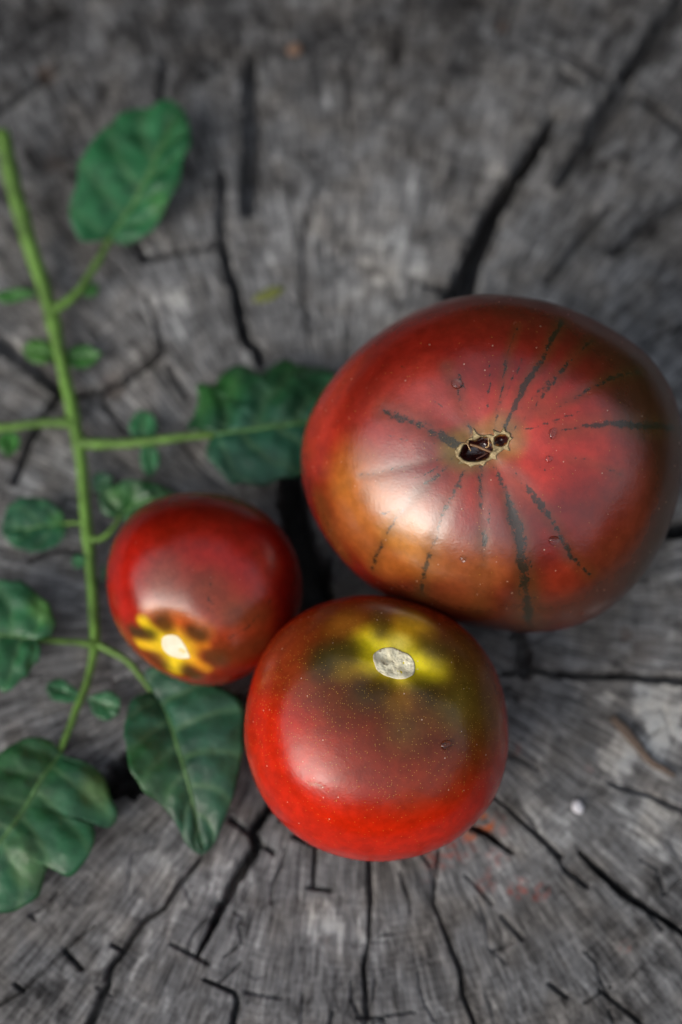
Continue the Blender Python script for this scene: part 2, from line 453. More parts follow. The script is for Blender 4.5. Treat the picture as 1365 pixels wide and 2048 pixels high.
def build_stump():
    R, HALF, H = 0.30, 0.345, 0.16
    cx, cy = 0.0, 0.015
    def axis(a, b, fine, coarse=0.006):
        left = np.arange(-HALF, a, coarse); mid = np.arange(a, b, fine); right = np.arange(b, HALF + 1e-6, coarse)
        return np.r_[left, mid, right]
    xs = axis(-0.128, 0.128, 0.00046)
    ys = axis(-0.168, 0.205, 0.00046)
    X, Y = np.meshgrid(xs, ys)
    nr, nc = X.shape
    x = X.ravel() ; y = Y.ravel()
    z = np.zeros(x.size)
    rr = np.hypot(x, y)
    P2 = np.c_[x + cx, y + cy]
    top = rr < R
    dx, dy = P2[:, 0] - PITH[0], P2[:, 1] - PITH[1]
    r = np.hypot(dx, dy) + 1e-6
    jag = np.zeros(x.size)
    fine = (np.abs(x) < 0.13) & (y > -0.17) & (y < 0.207)
    idx = np.nonzero(fine)[0]
    Pf = P2[idx]
    uf = np.c_[dx[idx] / r[idx] * 60, dy[idx] / r[idx] * 60, r[idx] * 160]
    n_a = fbm(uf, 3, 3)
    n_b = fbm(np.c_[dx[idx] / r[idx] * 9, dy[idx] / r[idx] * 9, r[idx] * 420], 2, 9)
    n_c = fbm(np.c_[Pf * 38, np.zeros(len(idx))], 3, 21)
    jag = fbm(np.c_[Pf * 620, np.zeros(len(idx))], 3, 31)
    zf = 0.00030 * n_a + 0.00014 * n_b + 0.0006 * n_c
    # cut the cracks
    cut = np.zeros(len(idx))
    cracks = list(CRACKS)
    for i in range(300):                      # hairline checks between the big ones, running with the rays or the rings
        a = RNG.uniform(0, 2 * math.pi); r0 = RNG.uniform(0.03, 0.2)
        L = RNG.uniform(0.004, 0.022)
        if RNG.random() < 0.88:
            p = [(PITH[0] + math.cos(a + k * RNG.normal(0, 0.012)) * (r0 + L * k / 3), PITH[1] + math.sin(a + k * RNG.normal(0, 0.012)) * (r0 + L * k / 3)) for k in range(4)]
        else:
            p = [(PITH[0] + math.cos(a + k * L * 0.25 / r0) * (r0 + RNG.normal(0, 0.0003)), PITH[1] + math.sin(a + k * L * 0.25 / r0) * (r0 + RNG.normal(0, 0.0003))) for k in range(3)]
        cracks.append((np.array(p), RNG.uniform(0.0005, 0.0011), RNG.uniform(0.5, 2.0)))
    for pts, wid, dep in cracks:
        if isinstance(wid, list):
            low = np.mean(np.array(pts)[:, 1]) > 1500
            dep = (dep * 1.15 + 0.6 if low else dep * 1.9 + 1.5) if dep < 7 else dep
            W = at(*np.array(pts, float).T)[:, :2]
            mpp = np.array([np.linalg.norm(at(a + 1, b) - at(a, b)) for a, b in pts])
            w = np.array(wid, float) * mpp * (0.78 if np.mean(np.array(pts)[:, 1]) > 1500 else 1.1)
        else:
            W = pts; w = np.full(len(pts), wid)
        lo, hi = W.min(0) - w.max(), W.max(0) + w.max()
        m = np.nonzero((Pf[:, 0] > lo[0]) & (Pf[:, 0] < hi[0]) & (Pf[:, 1] > lo[1]) & (Pf[:, 1] < hi[1]))[0]
        if not len(m): continue
        d, par = seg_dist(Pf[m], W)
        hw = np.interp(par, np.arange(len(w)), w) * 0.68 * (1 + 0.55 * jag[m] + 0.35 * n_c[m])
        d = d + jag[m] * 0.00022
        edge = np.minimum(0.0007, hw * 0.7 + 1e-6)
        ends = 1.0
        prof = sstep(0, 1, (hw - d) / edge)
        cut[m] = np.maximum(cut[m], dep * 0.001 * prof * ends)
    zf = zf - cut
    z[idx] = zf
    # lichen, stains, crumbs of colour, and a vignette painted in as darker wood
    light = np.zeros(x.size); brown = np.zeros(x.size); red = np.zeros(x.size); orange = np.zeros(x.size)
    light[idx] -= 0.24 * sstep(0.115, 0.205, r[idx] + 0.02 * n_c)      # vignette painted into the wood colour, darkening outwards from the pith
    def blob(arr, px, py, rad, s, stretch=None, seed=1):
        c = at(px, py)[:2]; m_ = rad * 0.000158
        q = (Pf - c) / m_
        if stretch: q = q * np.array(stretch)
        d = np.linalg.norm(q, axis=1) + 0.55 * fbm(np.c_[Pf * 260, np.zeros(len(idx))], 3, seed)
        arr[idx] += s * sstep(1.15, 0.55, d)
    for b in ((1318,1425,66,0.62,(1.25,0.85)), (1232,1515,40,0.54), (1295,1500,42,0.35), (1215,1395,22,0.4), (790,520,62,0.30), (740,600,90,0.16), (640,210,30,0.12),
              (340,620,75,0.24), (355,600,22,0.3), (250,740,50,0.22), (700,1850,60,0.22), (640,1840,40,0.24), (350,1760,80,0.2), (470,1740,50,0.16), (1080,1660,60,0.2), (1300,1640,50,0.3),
              (1340,1800,70,-0.3), (820,1990,140,-0.12), (1180,1900,170,-0.12), (40,40,130,-0.25), (350,80,140,-0.2), (880,60,160,-0.2), (620,90,120,-0.2), (1280,60,120,-0.15),(100,330,70,-0.15),  # dark blobs along the top edge paint in the vignette
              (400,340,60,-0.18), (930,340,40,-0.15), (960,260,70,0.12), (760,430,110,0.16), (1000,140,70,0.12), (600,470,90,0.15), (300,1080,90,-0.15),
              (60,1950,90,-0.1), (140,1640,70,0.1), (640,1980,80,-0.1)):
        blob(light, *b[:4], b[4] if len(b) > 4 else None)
    for b in ((590,102,15,0.55), (655,1880,10,0.2), (95,150,26,0.35), (230,770,30,0.3), (110,330,28,0.2), (1005,55,14,0.35), (1290,1290,40,0.15), (1250,1270,14,0.25)):
        blob(brown, *b[:4])
    for b in ((885,1705,34,1.0), (930,1690,30,0.9), (860,1730,26,0.5), (1000,1720,26,0.7), (1030,1775,22,0.9), (1083,1785,16,0.9), (995,1650,26,0.6), (975,1770,20,0.5), (1045,1770,20,0.6), (1250,1895,12,0.6), (1035,1500,12,0.7), (1180,1540,10,0.4)):
        blob(red, *b[:4])
    for b in ((966,1645,22,1.0), (940,1668,16,0.8), (1000,1500,10,0.3)):
        blob(orange, *b[:4])
    # outside the rim the sheet folds down and becomes the barked flank
    out = ~top
    th = np.arctan2(y[out], x[out])
    rmax = HALF / np.maximum(np.abs(np.cos(th)), np.abs(np.sin(th)))
    t = np.clip((rr[out] - R) / (rmax - R), 0, 1)
    bump = 0.004 * fbm(np.c_[np.cos(th) * 22, np.sin(th) * 22, t * 6], 3, 5) * sstep(0, 0.2, t)
    x = x.copy(); y = y.copy()
    x[out] = np.cos(th) * (R + bump + 0.004 * t); y[out] = np.sin(th) * (R + bump + 0.004 * t)
    z[out] = -H * t
    bark = np.zeros(len(x)); bark[out] = sstep(0, 0.05, t)
    V = np.c_[x + cx, y + cy, z]
    me = mesh_np('tree_stump', V, grid_faces(nr, nc))
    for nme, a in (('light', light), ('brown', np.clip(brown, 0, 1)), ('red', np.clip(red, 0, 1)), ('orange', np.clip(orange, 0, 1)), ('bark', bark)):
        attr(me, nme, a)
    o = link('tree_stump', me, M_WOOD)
    o['label'] = 'weathered grey tree stump top with deep black radial cracks, under everything'
    o['category'] = 'tree stump'
    # the earth the stump stands on
    g = mesh_np('ground', np.array([(-60, -60, -H), (60, -60, -H), (60, 60, -H), (-60, 60, -H)], float), np.array([[0, 1, 2, 3]]))
    go = link('ground', g, plain('soil', (0.06, 0.05, 0.035), 0.95, 0.4, 8, 0.5))
    go['kind'] = 'structure'
    return o

STUMP = build_stump()

# ------------------------------------------------------------------ unseen hedge ring added round the stump, shaped to darken the tomatoes' reflections
def build_added_foliage():
    n = 9000
    ang = RNG.uniform(-math.pi, math.pi, n)
    fwd = np.cos(ang - math.pi / 2)                      # 1 straight ahead of the photographer
    near = sstep(0.05, 0.75, fwd)
    dist = 2.3 - 1.0 * near
    top = 0.85 + 0.75 * sstep(0.80, 0.97, -fwd) + 0.25 * sstep(0.5, 0.9, np.cos(ang)) + 1.05 * near + 0.18 * np.sin(ang * 5) + 0.12 * np.sin(ang * 11 + 1)  # taller behind the camera, in place of a person blocking the sky
    zz = RNG.uniform(0, 1, n) ** 0.8 * (top + 0.16) - 0.16
    rad = dist + np.abs(RNG.normal(0, 0.16, n)) + 0.10 * np.sin(zz * 6 + ang * 9)
    P = np.c_[np.cos(ang) * rad, np.sin(ang) * rad, zz]
    L = RNG.uniform(0.05, 0.11, n)
    d = RNG.normal(0, 1, (n, 3)); d[:, 2] -= 0.3; d /= np.linalg.norm(d, axis=1)[:, None]
    s = np.cross(d, RNG.normal(0, 1, (n, 3))); s /= np.linalg.norm(s, axis=1)[:, None]
    nn = np.cross(d, s)
    a = P - d * (L / 2)[:, None]; c = P + d * (L / 2)[:, None]
    b1 = P + s * (L * 0.30)[:, None] + nn * (L * 0.08)[:, None]; b2 = P - s * (L * 0.30)[:, None] + nn * (L * 0.08)[:, None]
    V = np.stack([a, b1, c, b2], 1).reshape(-1, 3); F = np.arange(4 * n).reshape(-1, 4)
    # the dense inside of the added hedge
    th = np.linspace(-math.pi, math.pi, 240, endpoint=False)
    nr = sstep(0.05, 0.75, np.cos(th - math.pi / 2))
    hz = 0.78 + 0.7 * sstep(0.80, 0.97, -np.cos(th - math.pi / 2)) + 0.25 * sstep(0.5, 0.9, np.cos(th)) + 1.0 * nr + 0.18 * np.sin(th * 5) + 0.12 * np.sin(th * 11 + 1)
    rr = 2.45 - 1.0 * nr
    rows = [np.c_[np.cos(th) * rr * (1 + o), np.sin(th) * rr * (1 + o), np.maximum(hz * q, -0.16) if q > -1 else np.full(240, -0.16)] for o, q in ((0, -1), (0, 0.35), (0.02, 0.7), (0.06, 0.97), (0.15, 1.02), (0.28, 0.8), (0.32, -1))]
    W = np.vstack(rows); W += 0.04 * np.stack([fbm(W * 5, 2, k) for k in (1, 2, 3)], 1) * (W[:, 2:3] > -0.15)
    F2 = grid_faces(len(rows), 240, len(V), True)
    o = link('added_foliage', mesh_np('added_foliage', np.vstack([V, W]), np.vstack([F, F2])), plain('added_hedge_green', (0.018, 0.032, 0.010), 0.7, 0.5, 6, 0.0, 0.2))
    o['kind'] = 'stuff'
build_added_foliage()

# ------------------------------------------------------------------ tomatoes
_ico = {}
def ico(n):
    if n not in _ico:
        bm = bmesh.new(); bmesh.ops.create_icosphere(bm, subdivisions=n, radius=1.0)
        me = bpy.data.meshes.new('tmp'); bm.to_mesh(me); bm.free()
        V = np.empty(len(me.vertices) * 3, np.float32); me.vertices.foreach_get('co', V)
        F = np.empty(len(me.polygons) * 3, np.int32); me.polygons.foreach_get('vertices', F)
        bpy.data.meshes.remove(me)
        V = V.reshape(-1, 3).astype(float)
        _ico[n] = (V / np.linalg.norm(V, axis=1)[:, None], F.reshape(-1, 3))
    return _ico[n]

class Tomato:
    def __init__(s, name, label, outline, centre, flat, power, scar, dimples, level, lobes=None, lift=0.0):
        s.c = centre
        D, s.F = ico(level)
        ol = np.array(outline, float)
        ang = np.arctan2(-(ol[:, 1] - centre[1]), ol[:, 0] - centre[0]); rad = np.hypot(ol[:, 0] - centre[0], ol[:, 1] - centre[1])
        o = np.argsort(ang); ang, rad = ang[o], rad[o]
        A = np.linspace(-np.pi, np.pi, 720, endpoint=False)
        Rr = np.interp(A, np.r_[ang - 2 * np.pi, ang, ang + 2 * np.pi], np.tile(rad, 3))
        f = np.fft.rfft(Rr); f[9:] = 0; f[6:9] *= 0.6
        Rr = np.fft.irfft(f, 720)
        z0 = 0.03
        for it in range(8):
            C = at(*centre, z0)
            ez = CAM - C; dist = np.linalg.norm(ez); ez /= dist
            ex = CX - ez * (CX @ ez); ex /= np.linalg.norm(ex); ey = np.cross(ez, ex)
            dep = -((C - CAM) @ CZ)
            mpp = dep / FPX
            sn = np.hypot(D[:, 0], D[:, 1]); cs = np.abs(D[:, 2])
            sc = (sn ** power + cs ** power) ** (-1 / power)
            ph = np.arctan2(D[:, 1], D[:, 0])
            R = np.interp(ph, np.r_[A, np.pi], np.r_[Rr, Rr[0]]) * mpp
            Rm = Rr.mean() * mpp
            R = Rm + (R - Rm) * np.clip(sn, 0, 1) ** 2 
            L = np.c_[D[:, 0] * R * sc, D[:, 1] * R * sc, D[:, 2] * flat * Rm * sc]
            # the scar direction in the local frame
            def loc(px, py):
                q = np.array([(px - centre[0]) * mpp, -(py - centre[1]) * mpp])
                rr = min(np.hypot(*q) / Rm, 0.97)
                zz = flat * Rm * (1 - rr ** power) ** (1 / power)
                return np.r_[q, zz]
            for (dpx, dpy, dd, sig, ribs, rp) in dimples:
                p0 = loc(dpx, dpy)
                nrm = p0 / np.array([Rm ** 2, Rm ** 2, (flat * Rm) ** 2]); nrm /= np.linalg.norm(nrm)
                q = L - p0; h = q @ nrm; tq = q - h[:, None] * nrm
                dr = np.linalg.norm(tq, axis=1) / (sig * mpp)
                t1 = np.cross(nrm, [0, 1, 0]); t1 /= np.linalg.norm(t1); t2 = np.cross(nrm, t1)
                psi = np.arctan2(tq @ t2, tq @ t1)
                side = sstep(-1.0 * Rm, -0.3 * Rm, h)
                w = np.exp(-dr ** 2 * 0.5) * side
                rib = 0
                for kk, am, p_ in ribs: rib = rib + am * np.cos(kk * psi + p_)
                wr = (dr ** 0.8) * np.exp(-dr / rp) * side
                L = L - nrm * (dd * mpp * w)[:, None] + nrm * (rib * mpp * wr)[:, None]
            nz = fbm(D * 2.1 + centre[0], 2, 4)
            L = L * (1 + 0.010 * nz)[:, None]
            V = C + L[:, :1] * ex + L[:, 1:2] * ey + L[:, 2:3] * ez
            z0 -= V[:, 2].min() - lift
        s.V = V; s.C = C; s.mpp = mpp; s.ex, s.ey, s.ez = ex, ey, ez
        s.low = V[:, 2].argmin()
        base = V[s.low].copy(); base[2] = 0
        s.root = thing(name, label, 'tomato', base, 'tomatoes on the stump')
        s.base = base
        s._norm()
        s.uv, s.dep = proj(V)
        s.V0 = V.copy(); s.dep0 = s.dep.copy()
        s.front = (s.N * (CAM - V)).sum(1) > 0
        n = len(V)
        s.col = np.tile(np.array([0.4, 0.03, 0.012]), (n, 1)); s.a = {k: np.zeros(n) for k in ('stripe', 'gold', 'wet')}
        s.warp = np.stack([fbm(V * 55, 3, 41), fbm(V * 55, 3, 42), fbm(V * 55, 3, 43)], 1)
        s.warp2 = np.stack([fbm(V * 240, 2, 51), fbm(V * 240, 2, 52), fbm(V * 240, 2, 53)], 1)
        print(name, 'C', C.round(4), 'mpp', mpp, 'Rm', Rr.mean() * mpp)
    def _norm(s):
        a, b, c = s.V[s.F[:, 0]], s.V[s.F[:, 1]], s.V[s.F[:, 2]]
        fn = np.cross(b - a, c - a); N = np.zeros_like(s.V)
        for k in range(3):
            for j in range(3): N[:, j] += np.bincount(s.F[:, k], fn[:, j], len(s.V))
        s.N = N / np.maximum(np.linalg.norm(N, axis=1), 1e-12)[:, None]
    def hit(s, px, py):
        d = np.hypot(s.uv[:, 0] - px, s.uv[:, 1] - py) + np.where(s.front, 0, 1e6)
        i = np.argsort(d)[:3]
        w = 1 / (d[i] + 0.3); w /= w.sum()
        dep = (s.dep[i] * w).sum()
        dr = ray(px, py)
        P = CAM + dr * dep
        N = (s.N[i] * w[:, None]).sum(0); N /= np.linalg.norm(N)
        return P, N
    def anchors(s, pts): return np.array([s.hit(*p)[0] for p in pts])
    def mark(s, pts, rad, col, k=1.0, soft=0.6, warp=1.0):
        d, _ = seg_dist(s.V + s.warp * (rad * s.mpp * 0.45 * warp) + s.warp2 * (2.5 * s.mpp * warp), s.anchors(pts))
        w = k * sstep(1 + soft, 1 - soft, d / (rad * s.mpp))
        s.col = s.col * (1 - w[:, None]) + np.array(col) * w[:, None]
    def band(s, key, pts, wid, k=1.0, soft=1.0):
        P = s.anchors(smooth_line(pts, max(4, 2 * len(pts))) if len(pts) > 1 else pts)
        d, par = seg_dist(s.V + s.warp2 * (4.0 * s.mpp), P)
        w = np.interp(par, np.linspace(0, max(len(P) - 1, 1), len(np.atleast_1d(wid))), np.atleast_1d(wid)) * s.mpp
        s.a[key] = np.maximum(s.a[key], k * np.clip(1.0 - d / w * 0.5, 0, 1) ** soft)
    def patch(s, name, mat, poly, holes=(), raise_px=1.5, noise_px=1.0, step=1.0, edge_px=4.0, parent=None, dome=0.0):
        """a piece lying on the skin: outline and holes in photo pixels, laid on the surface with a thickness"""
        poly = np.array(poly, float)
        lo, hi = poly.min(0) - 2, poly.max(0) + 2
        gx = np.arange(lo[0], hi[0], step); gy = np.arange(lo[1], hi[1], step)
        X, Y = np.meshgrid(gx, gy); x, y = X.ravel(), Y.ravel()
        inn = inside(x, y, poly)
        dist, _ = seg_dist(np.c_[x, y], np.vstack([poly, poly[:1]]))
        for h in holes:
            h = np.array(h, float)
            inn &= ~inside(x, y, h)
            dh, _ = seg_dist(np.c_[x, y], np.vstack([h, h[:1]])); dist = np.minimum(dist, dh)
        m = np.nonzero(s.front & (s.uv[:, 0] > lo[0] - 12) & (s.uv[:, 0] < hi[0] + 12) & (s.uv[:, 1] > lo[1] - 12) & (s.uv[:, 1] < hi[1] + 12))[0]
        dep = np.empty(len(x))
        for a in range(0, len(x), 2000):
            q = ((x[a:a + 2000, None] - s.uv[m, 0]) ** 2 + (y[a:a + 2000, None] - s.uv[m, 1]) ** 2)
            w = np.exp(-q / (2 * 3.0 ** 2)) + 1e-12
            dep[a:a + 2000] = (w * s.dep0[m]).sum(1) / w.sum(1)
        e = sstep(0, edge_px, dist)
        nz = fbm(np.c_[x * 0.11, y * 0.11, np.zeros(len(x))], 3, 77)
        up = (-2.2 + e * (raise_px + 2.2) + e * noise_px * nz + dome * sstep(0, 30, dist)) * s.mpp
        P = CAM + ray(x, y) * (dep - up)[:, None]
        ids = grid_faces(len(gy), len(gx))
        ids = ids[inn[ids].all(1)]
        used, inv = np.unique(ids, return_inverse=True)
        me = mesh_np(name, P[used] - s.base, inv.reshape(-1, 4))
        attr(me, 'edge', (1 - sstep(0.5, edge_px, dist))[used])
        o = link(name, me, mat, parent or s.root)
        return o
    def bore(s, poly, depth_px):
        ins = inside(s.uv[:, 0], s.uv[:, 1], np.array(poly, float)) & s.front
        i = np.nonzero(ins)[0]
        d, _ = seg_dist(s.uv[i], np.vstack([poly, poly[:1]]))
        dd = depth_px * s.mpp * sstep(-2, 12, d)
        dr = s.V[i] - CAM; dr /= np.linalg.norm(dr, axis=1)[:, None]
        s.V[i] += dr * dd[:, None]
        s.a['wet'][i] = 1.0
    def finish(s, mat):
        me = mesh_np('skin', s.V - s.base, s.F)
        attr(me, 'skin', np.clip(s.col, 0, 1))
        for k, v in s.a.items(): attr(me, k, v)
        s.skin = link('skin', me, mat, s.root)

RED = (0.19, 0.009, 0.004); HOT = (0.42, 0.012, 0.004); BROWN = (0.17, 0.040, 0.014); OLIVE = (0.075, 0.045, 0.010)
ORANGE = (0.60, 0.17, 0.025); YELLOW = (0.75, 0.50, 0.02); DKGREEN = (0.022, 0.028, 0.008)

# --- the big one
big = Tomato('tomato', 'biggest tomato, dark striped red brown, with an open star-shaped stem scar',
    [(603,900),(607,960),(622,1020),(648,1072),(686,1122),(740,1172),(800,1206),(870,1232),(980,1254),(1090,1261),(1160,1245),(1225,1208),(1290,1140),(1335,1055),(1356,960),(1357,880),
     (1345,800),(1310,738),(1250,684),(1180,642),(1110,612),(1040,597),(950,591),(880,604),(815,632),(755,668),(700,715),(655,770),(620,830)],
    (983, 922), 0.80, 2.15, None,
    [(968, 893, 15, 56, [(7, 0.6, 0.4)], 1.6), (968, 893, 10, 210, [(5, 2.0, 0.3), (9, 1.2, 2.0)], 1.3)], 7)
b = big
b.col[:] = RED
S = (968, 893)
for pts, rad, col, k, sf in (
    ([(980,600),(1150,640)], 90, (0.11,0.013,0.005), 0.8, 0.8), ([(1300,760),(1345,900),(1300,1100)], 130, (0.045,0.016,0.005), 0.9, 0.8),  # shaded right rim painted darker into the brown skin
    ([(1180,1200),(1000,1240),(850,1205)], 105, (0.075,0.018,0.005), 0.9, 0.8), ([(1300,1130)], 120, (0.05,0.018,0.006), 0.8, 0.8),  # lower and lower-right rim: shade painted over the brown
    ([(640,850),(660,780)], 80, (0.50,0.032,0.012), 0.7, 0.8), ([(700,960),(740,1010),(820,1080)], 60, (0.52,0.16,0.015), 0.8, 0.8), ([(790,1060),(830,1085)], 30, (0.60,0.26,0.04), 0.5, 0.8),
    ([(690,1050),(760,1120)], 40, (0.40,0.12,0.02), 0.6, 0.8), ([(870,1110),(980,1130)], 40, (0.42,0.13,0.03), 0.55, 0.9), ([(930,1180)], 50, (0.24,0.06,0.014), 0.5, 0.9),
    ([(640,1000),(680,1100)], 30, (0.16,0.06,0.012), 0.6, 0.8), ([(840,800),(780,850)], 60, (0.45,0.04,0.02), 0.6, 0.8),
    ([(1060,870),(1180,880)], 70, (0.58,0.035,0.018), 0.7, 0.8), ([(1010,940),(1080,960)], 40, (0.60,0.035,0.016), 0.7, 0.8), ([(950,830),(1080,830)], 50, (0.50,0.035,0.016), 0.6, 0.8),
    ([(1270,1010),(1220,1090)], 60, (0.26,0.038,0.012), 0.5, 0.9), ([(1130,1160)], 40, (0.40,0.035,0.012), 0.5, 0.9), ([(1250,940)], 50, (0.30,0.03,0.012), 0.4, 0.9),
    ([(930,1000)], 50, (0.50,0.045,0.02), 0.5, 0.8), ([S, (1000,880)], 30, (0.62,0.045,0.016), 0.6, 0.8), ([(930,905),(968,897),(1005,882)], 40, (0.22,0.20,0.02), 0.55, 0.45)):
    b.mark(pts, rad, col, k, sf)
for pts, wid, k in (
    ([(925,893),(870,868),(820,840),(770,822)], [16,18,16,12], 0.66), ([(940,862),(925,820),(912,770),(895,735)], [10,11,8,4], 0.6), ([(990,860),(1000,800),(1015,720),(1035,650)], [6,6,7,6], 0.62),
    ([(1010,856),(1050,770),(1090,710),(1125,640)], [5,9,10,9], 0.78), ([(1022,865),(1080,800),(1130,735),(1185,680)], [4,5,10,9], 0.68), ([(1085,830),(1150,795),(1210,762),(1285,742)], [2,7,9,8], 0.70),
    ([(1120,862),(1170,852),(1230,846),(1300,850),(1360,858)], [4,9,13,15,12], 0.74), ([(1140,920),(1200,930),(1240,950)], [3,4,8], 0.45),
    ([(915,910),(850,925),(780,940),(720,952)], [5,5,5,5], 0.56), ([(915,925),(850,970),(800,1030),(770,1075),(745,1140)], [6,7,7,9,9], 0.62),
    ([(930,940),(900,1000),(870,1075),(850,1140),(843,1190)], [7,8,9,13,12], 0.66), ([(960,935),(962,980),(964,1040)], [8,8,8], 0.66), ([(967,1064),(967,1088)], [9,9], 1.0), ([(968,1105),(968,1125)], [7,4], 0.6), ([(962,1150),(955,1230)], [14,16], 0.42),
    ([(990,935),(1010,980),(1025,1030),(1040,1080),(1050,1150),(1058,1230),(1062,1255)], [8,12,16,20,22,19,15], 0.64), ([(1008,990),(1030,1060),(1036,1110),(1040,1190)], [4,7,7,5], 0.56), ([(1042,1040),(1062,1120),(1070,1200)], [3,6,5], 0.5),
    ([(1030,945),(1075,1000),(1110,1050),(1140,1110),(1180,1150)], [4,9,10,12,9], 0.68), ([(700,965),(670,985)], [6,5], 0.4)):
    b.band('stripe', pts, [q * 0.62 for q in wid], k, 0.9)
    b.mark(pts, 1.3 * max(wid), OLIVE, 0.5 * k, 0.95, 0.6)
    dg, _ = seg_dist(b.V, b.anchors(smooth_line(pts, 8) if len(pts) > 1 else pts)); b.V -= b.N * (0.00010 * np.exp(-(dg / 0.0014) ** 2))[:, None]
b.band('gold', [S], [300], 0.08)
for i in range(16):      # faint hair-fine streaks between the broad ones
    a = 2 * math.pi * (i + RNG.uniform(-0.3, 0.3)) / 16; r0, r1 = RNG.uniform(48, 110), RNG.uniform(170, 270)
    b.band('stripe', [(968 + math.cos(a + 0.03 * q) * (r0 + (r1 - r0) * q), 893 + math.sin(a + 0.03 * q) * (r0 + (r1 - r0) * q) * 0.9) for q in (0, 0.5, 1)], [2.5, 4, 3], RNG.uniform(0.54, 0.64), 0.9)
outer = [(947,853),(956,867),(963,871),(979,868),(986,871),(983,857),(993,863),(999,865),(1007,853),(1011,863),(1020,867),(1020,874),(1027,876),(1018,884),(1016,892),(1020,904),(1007,900),(999,905),(993,911),(995,921),(985,918),(975,922),
         (968,932),(961,928),(951,930),(943,934),(938,929),(931,926),(918,927),(922,920),(915,914),(912,901),(919,892),(923,887),(933,885),(939,877),(946,874)]
holeA = [(939,880),(952,880),(963,873),(975,873),(982,877),(986,888),(988,900),(982,905),(980,914),(972,920),(953,924),(937,924),(927,920),(918,912),(922,900),(927,890)]
holeB = [(989,875),(1000,869),(1011,869),(1018,876),(1014,887),(1005,893),(997,892),(989,889)]
M_CORK = cork_material('cork_tan', (0.24, 0.17, 0.08), (0.52, 0.40, 0.21), (0.10, 0.075, 0.03))
scl = lambda p, c, q: [(c[0] + (x - c[0]) * q, c[1] + (y - c[1]) * q) for x, y in p]
b.patch('scar_rim', M_CORK, scl(outer, (968, 893), 1.06), [scl(holeA, (953, 899), 0.93), scl(holeB, (1003, 881), 0.92)], 3.0, 2.5, 0.9, 3.0)
M_SEPT = plain('septum_tan', (0.42, 0.26, 0.12), 0.35, 0.3, 900)
def septum(t, pts, widths, depth, mat):
    P = []
    for p in smooth_line(pts, 14):
        Q, _ = t.hit(*p)
        d = (Q - CAM); d /= np.linalg.norm(d)
        P.append(Q + d * depth * t.mpp)
    me = tube_mesh('septum', np.array(P) - t.base, np.interp(np.linspace(0, 1, 14), np.linspace(0, 1, len(widths)), widths) * t.mpp, 8)
    return link('septum', me, mat, t.root)
septum(b, [(939,877),(936,888),(942,902)], [1.6,1.4,1.0], 2, M_SEPT)
septum(b, [(923,888),(930,887),(936,888)], [1.2,1.4,1.2], 0, M_SEPT)
septum(b, [(977,870),(978,885),(977,893),(971,895)], [2.0,1.6,1.4,1.2], 2, M_SEPT)
septum(b, [(940,889),(955,893),(970,899),(983,904),(998,905)], [2.2,2.8,2.6,2.0,1.6], 4, plain('septum_brown', (0.22, 0.11, 0.05), 0.3, 0.3, 900))
septum(b, [(953,918),(965,912),(975,906)], [1.2,1.4,1.2], 7, plain('septum_dark', (0.08, 0.03, 0.02), 0.3, 0.3, 900))
b.bore(holeA, 34); b.bore(holeB, 26)

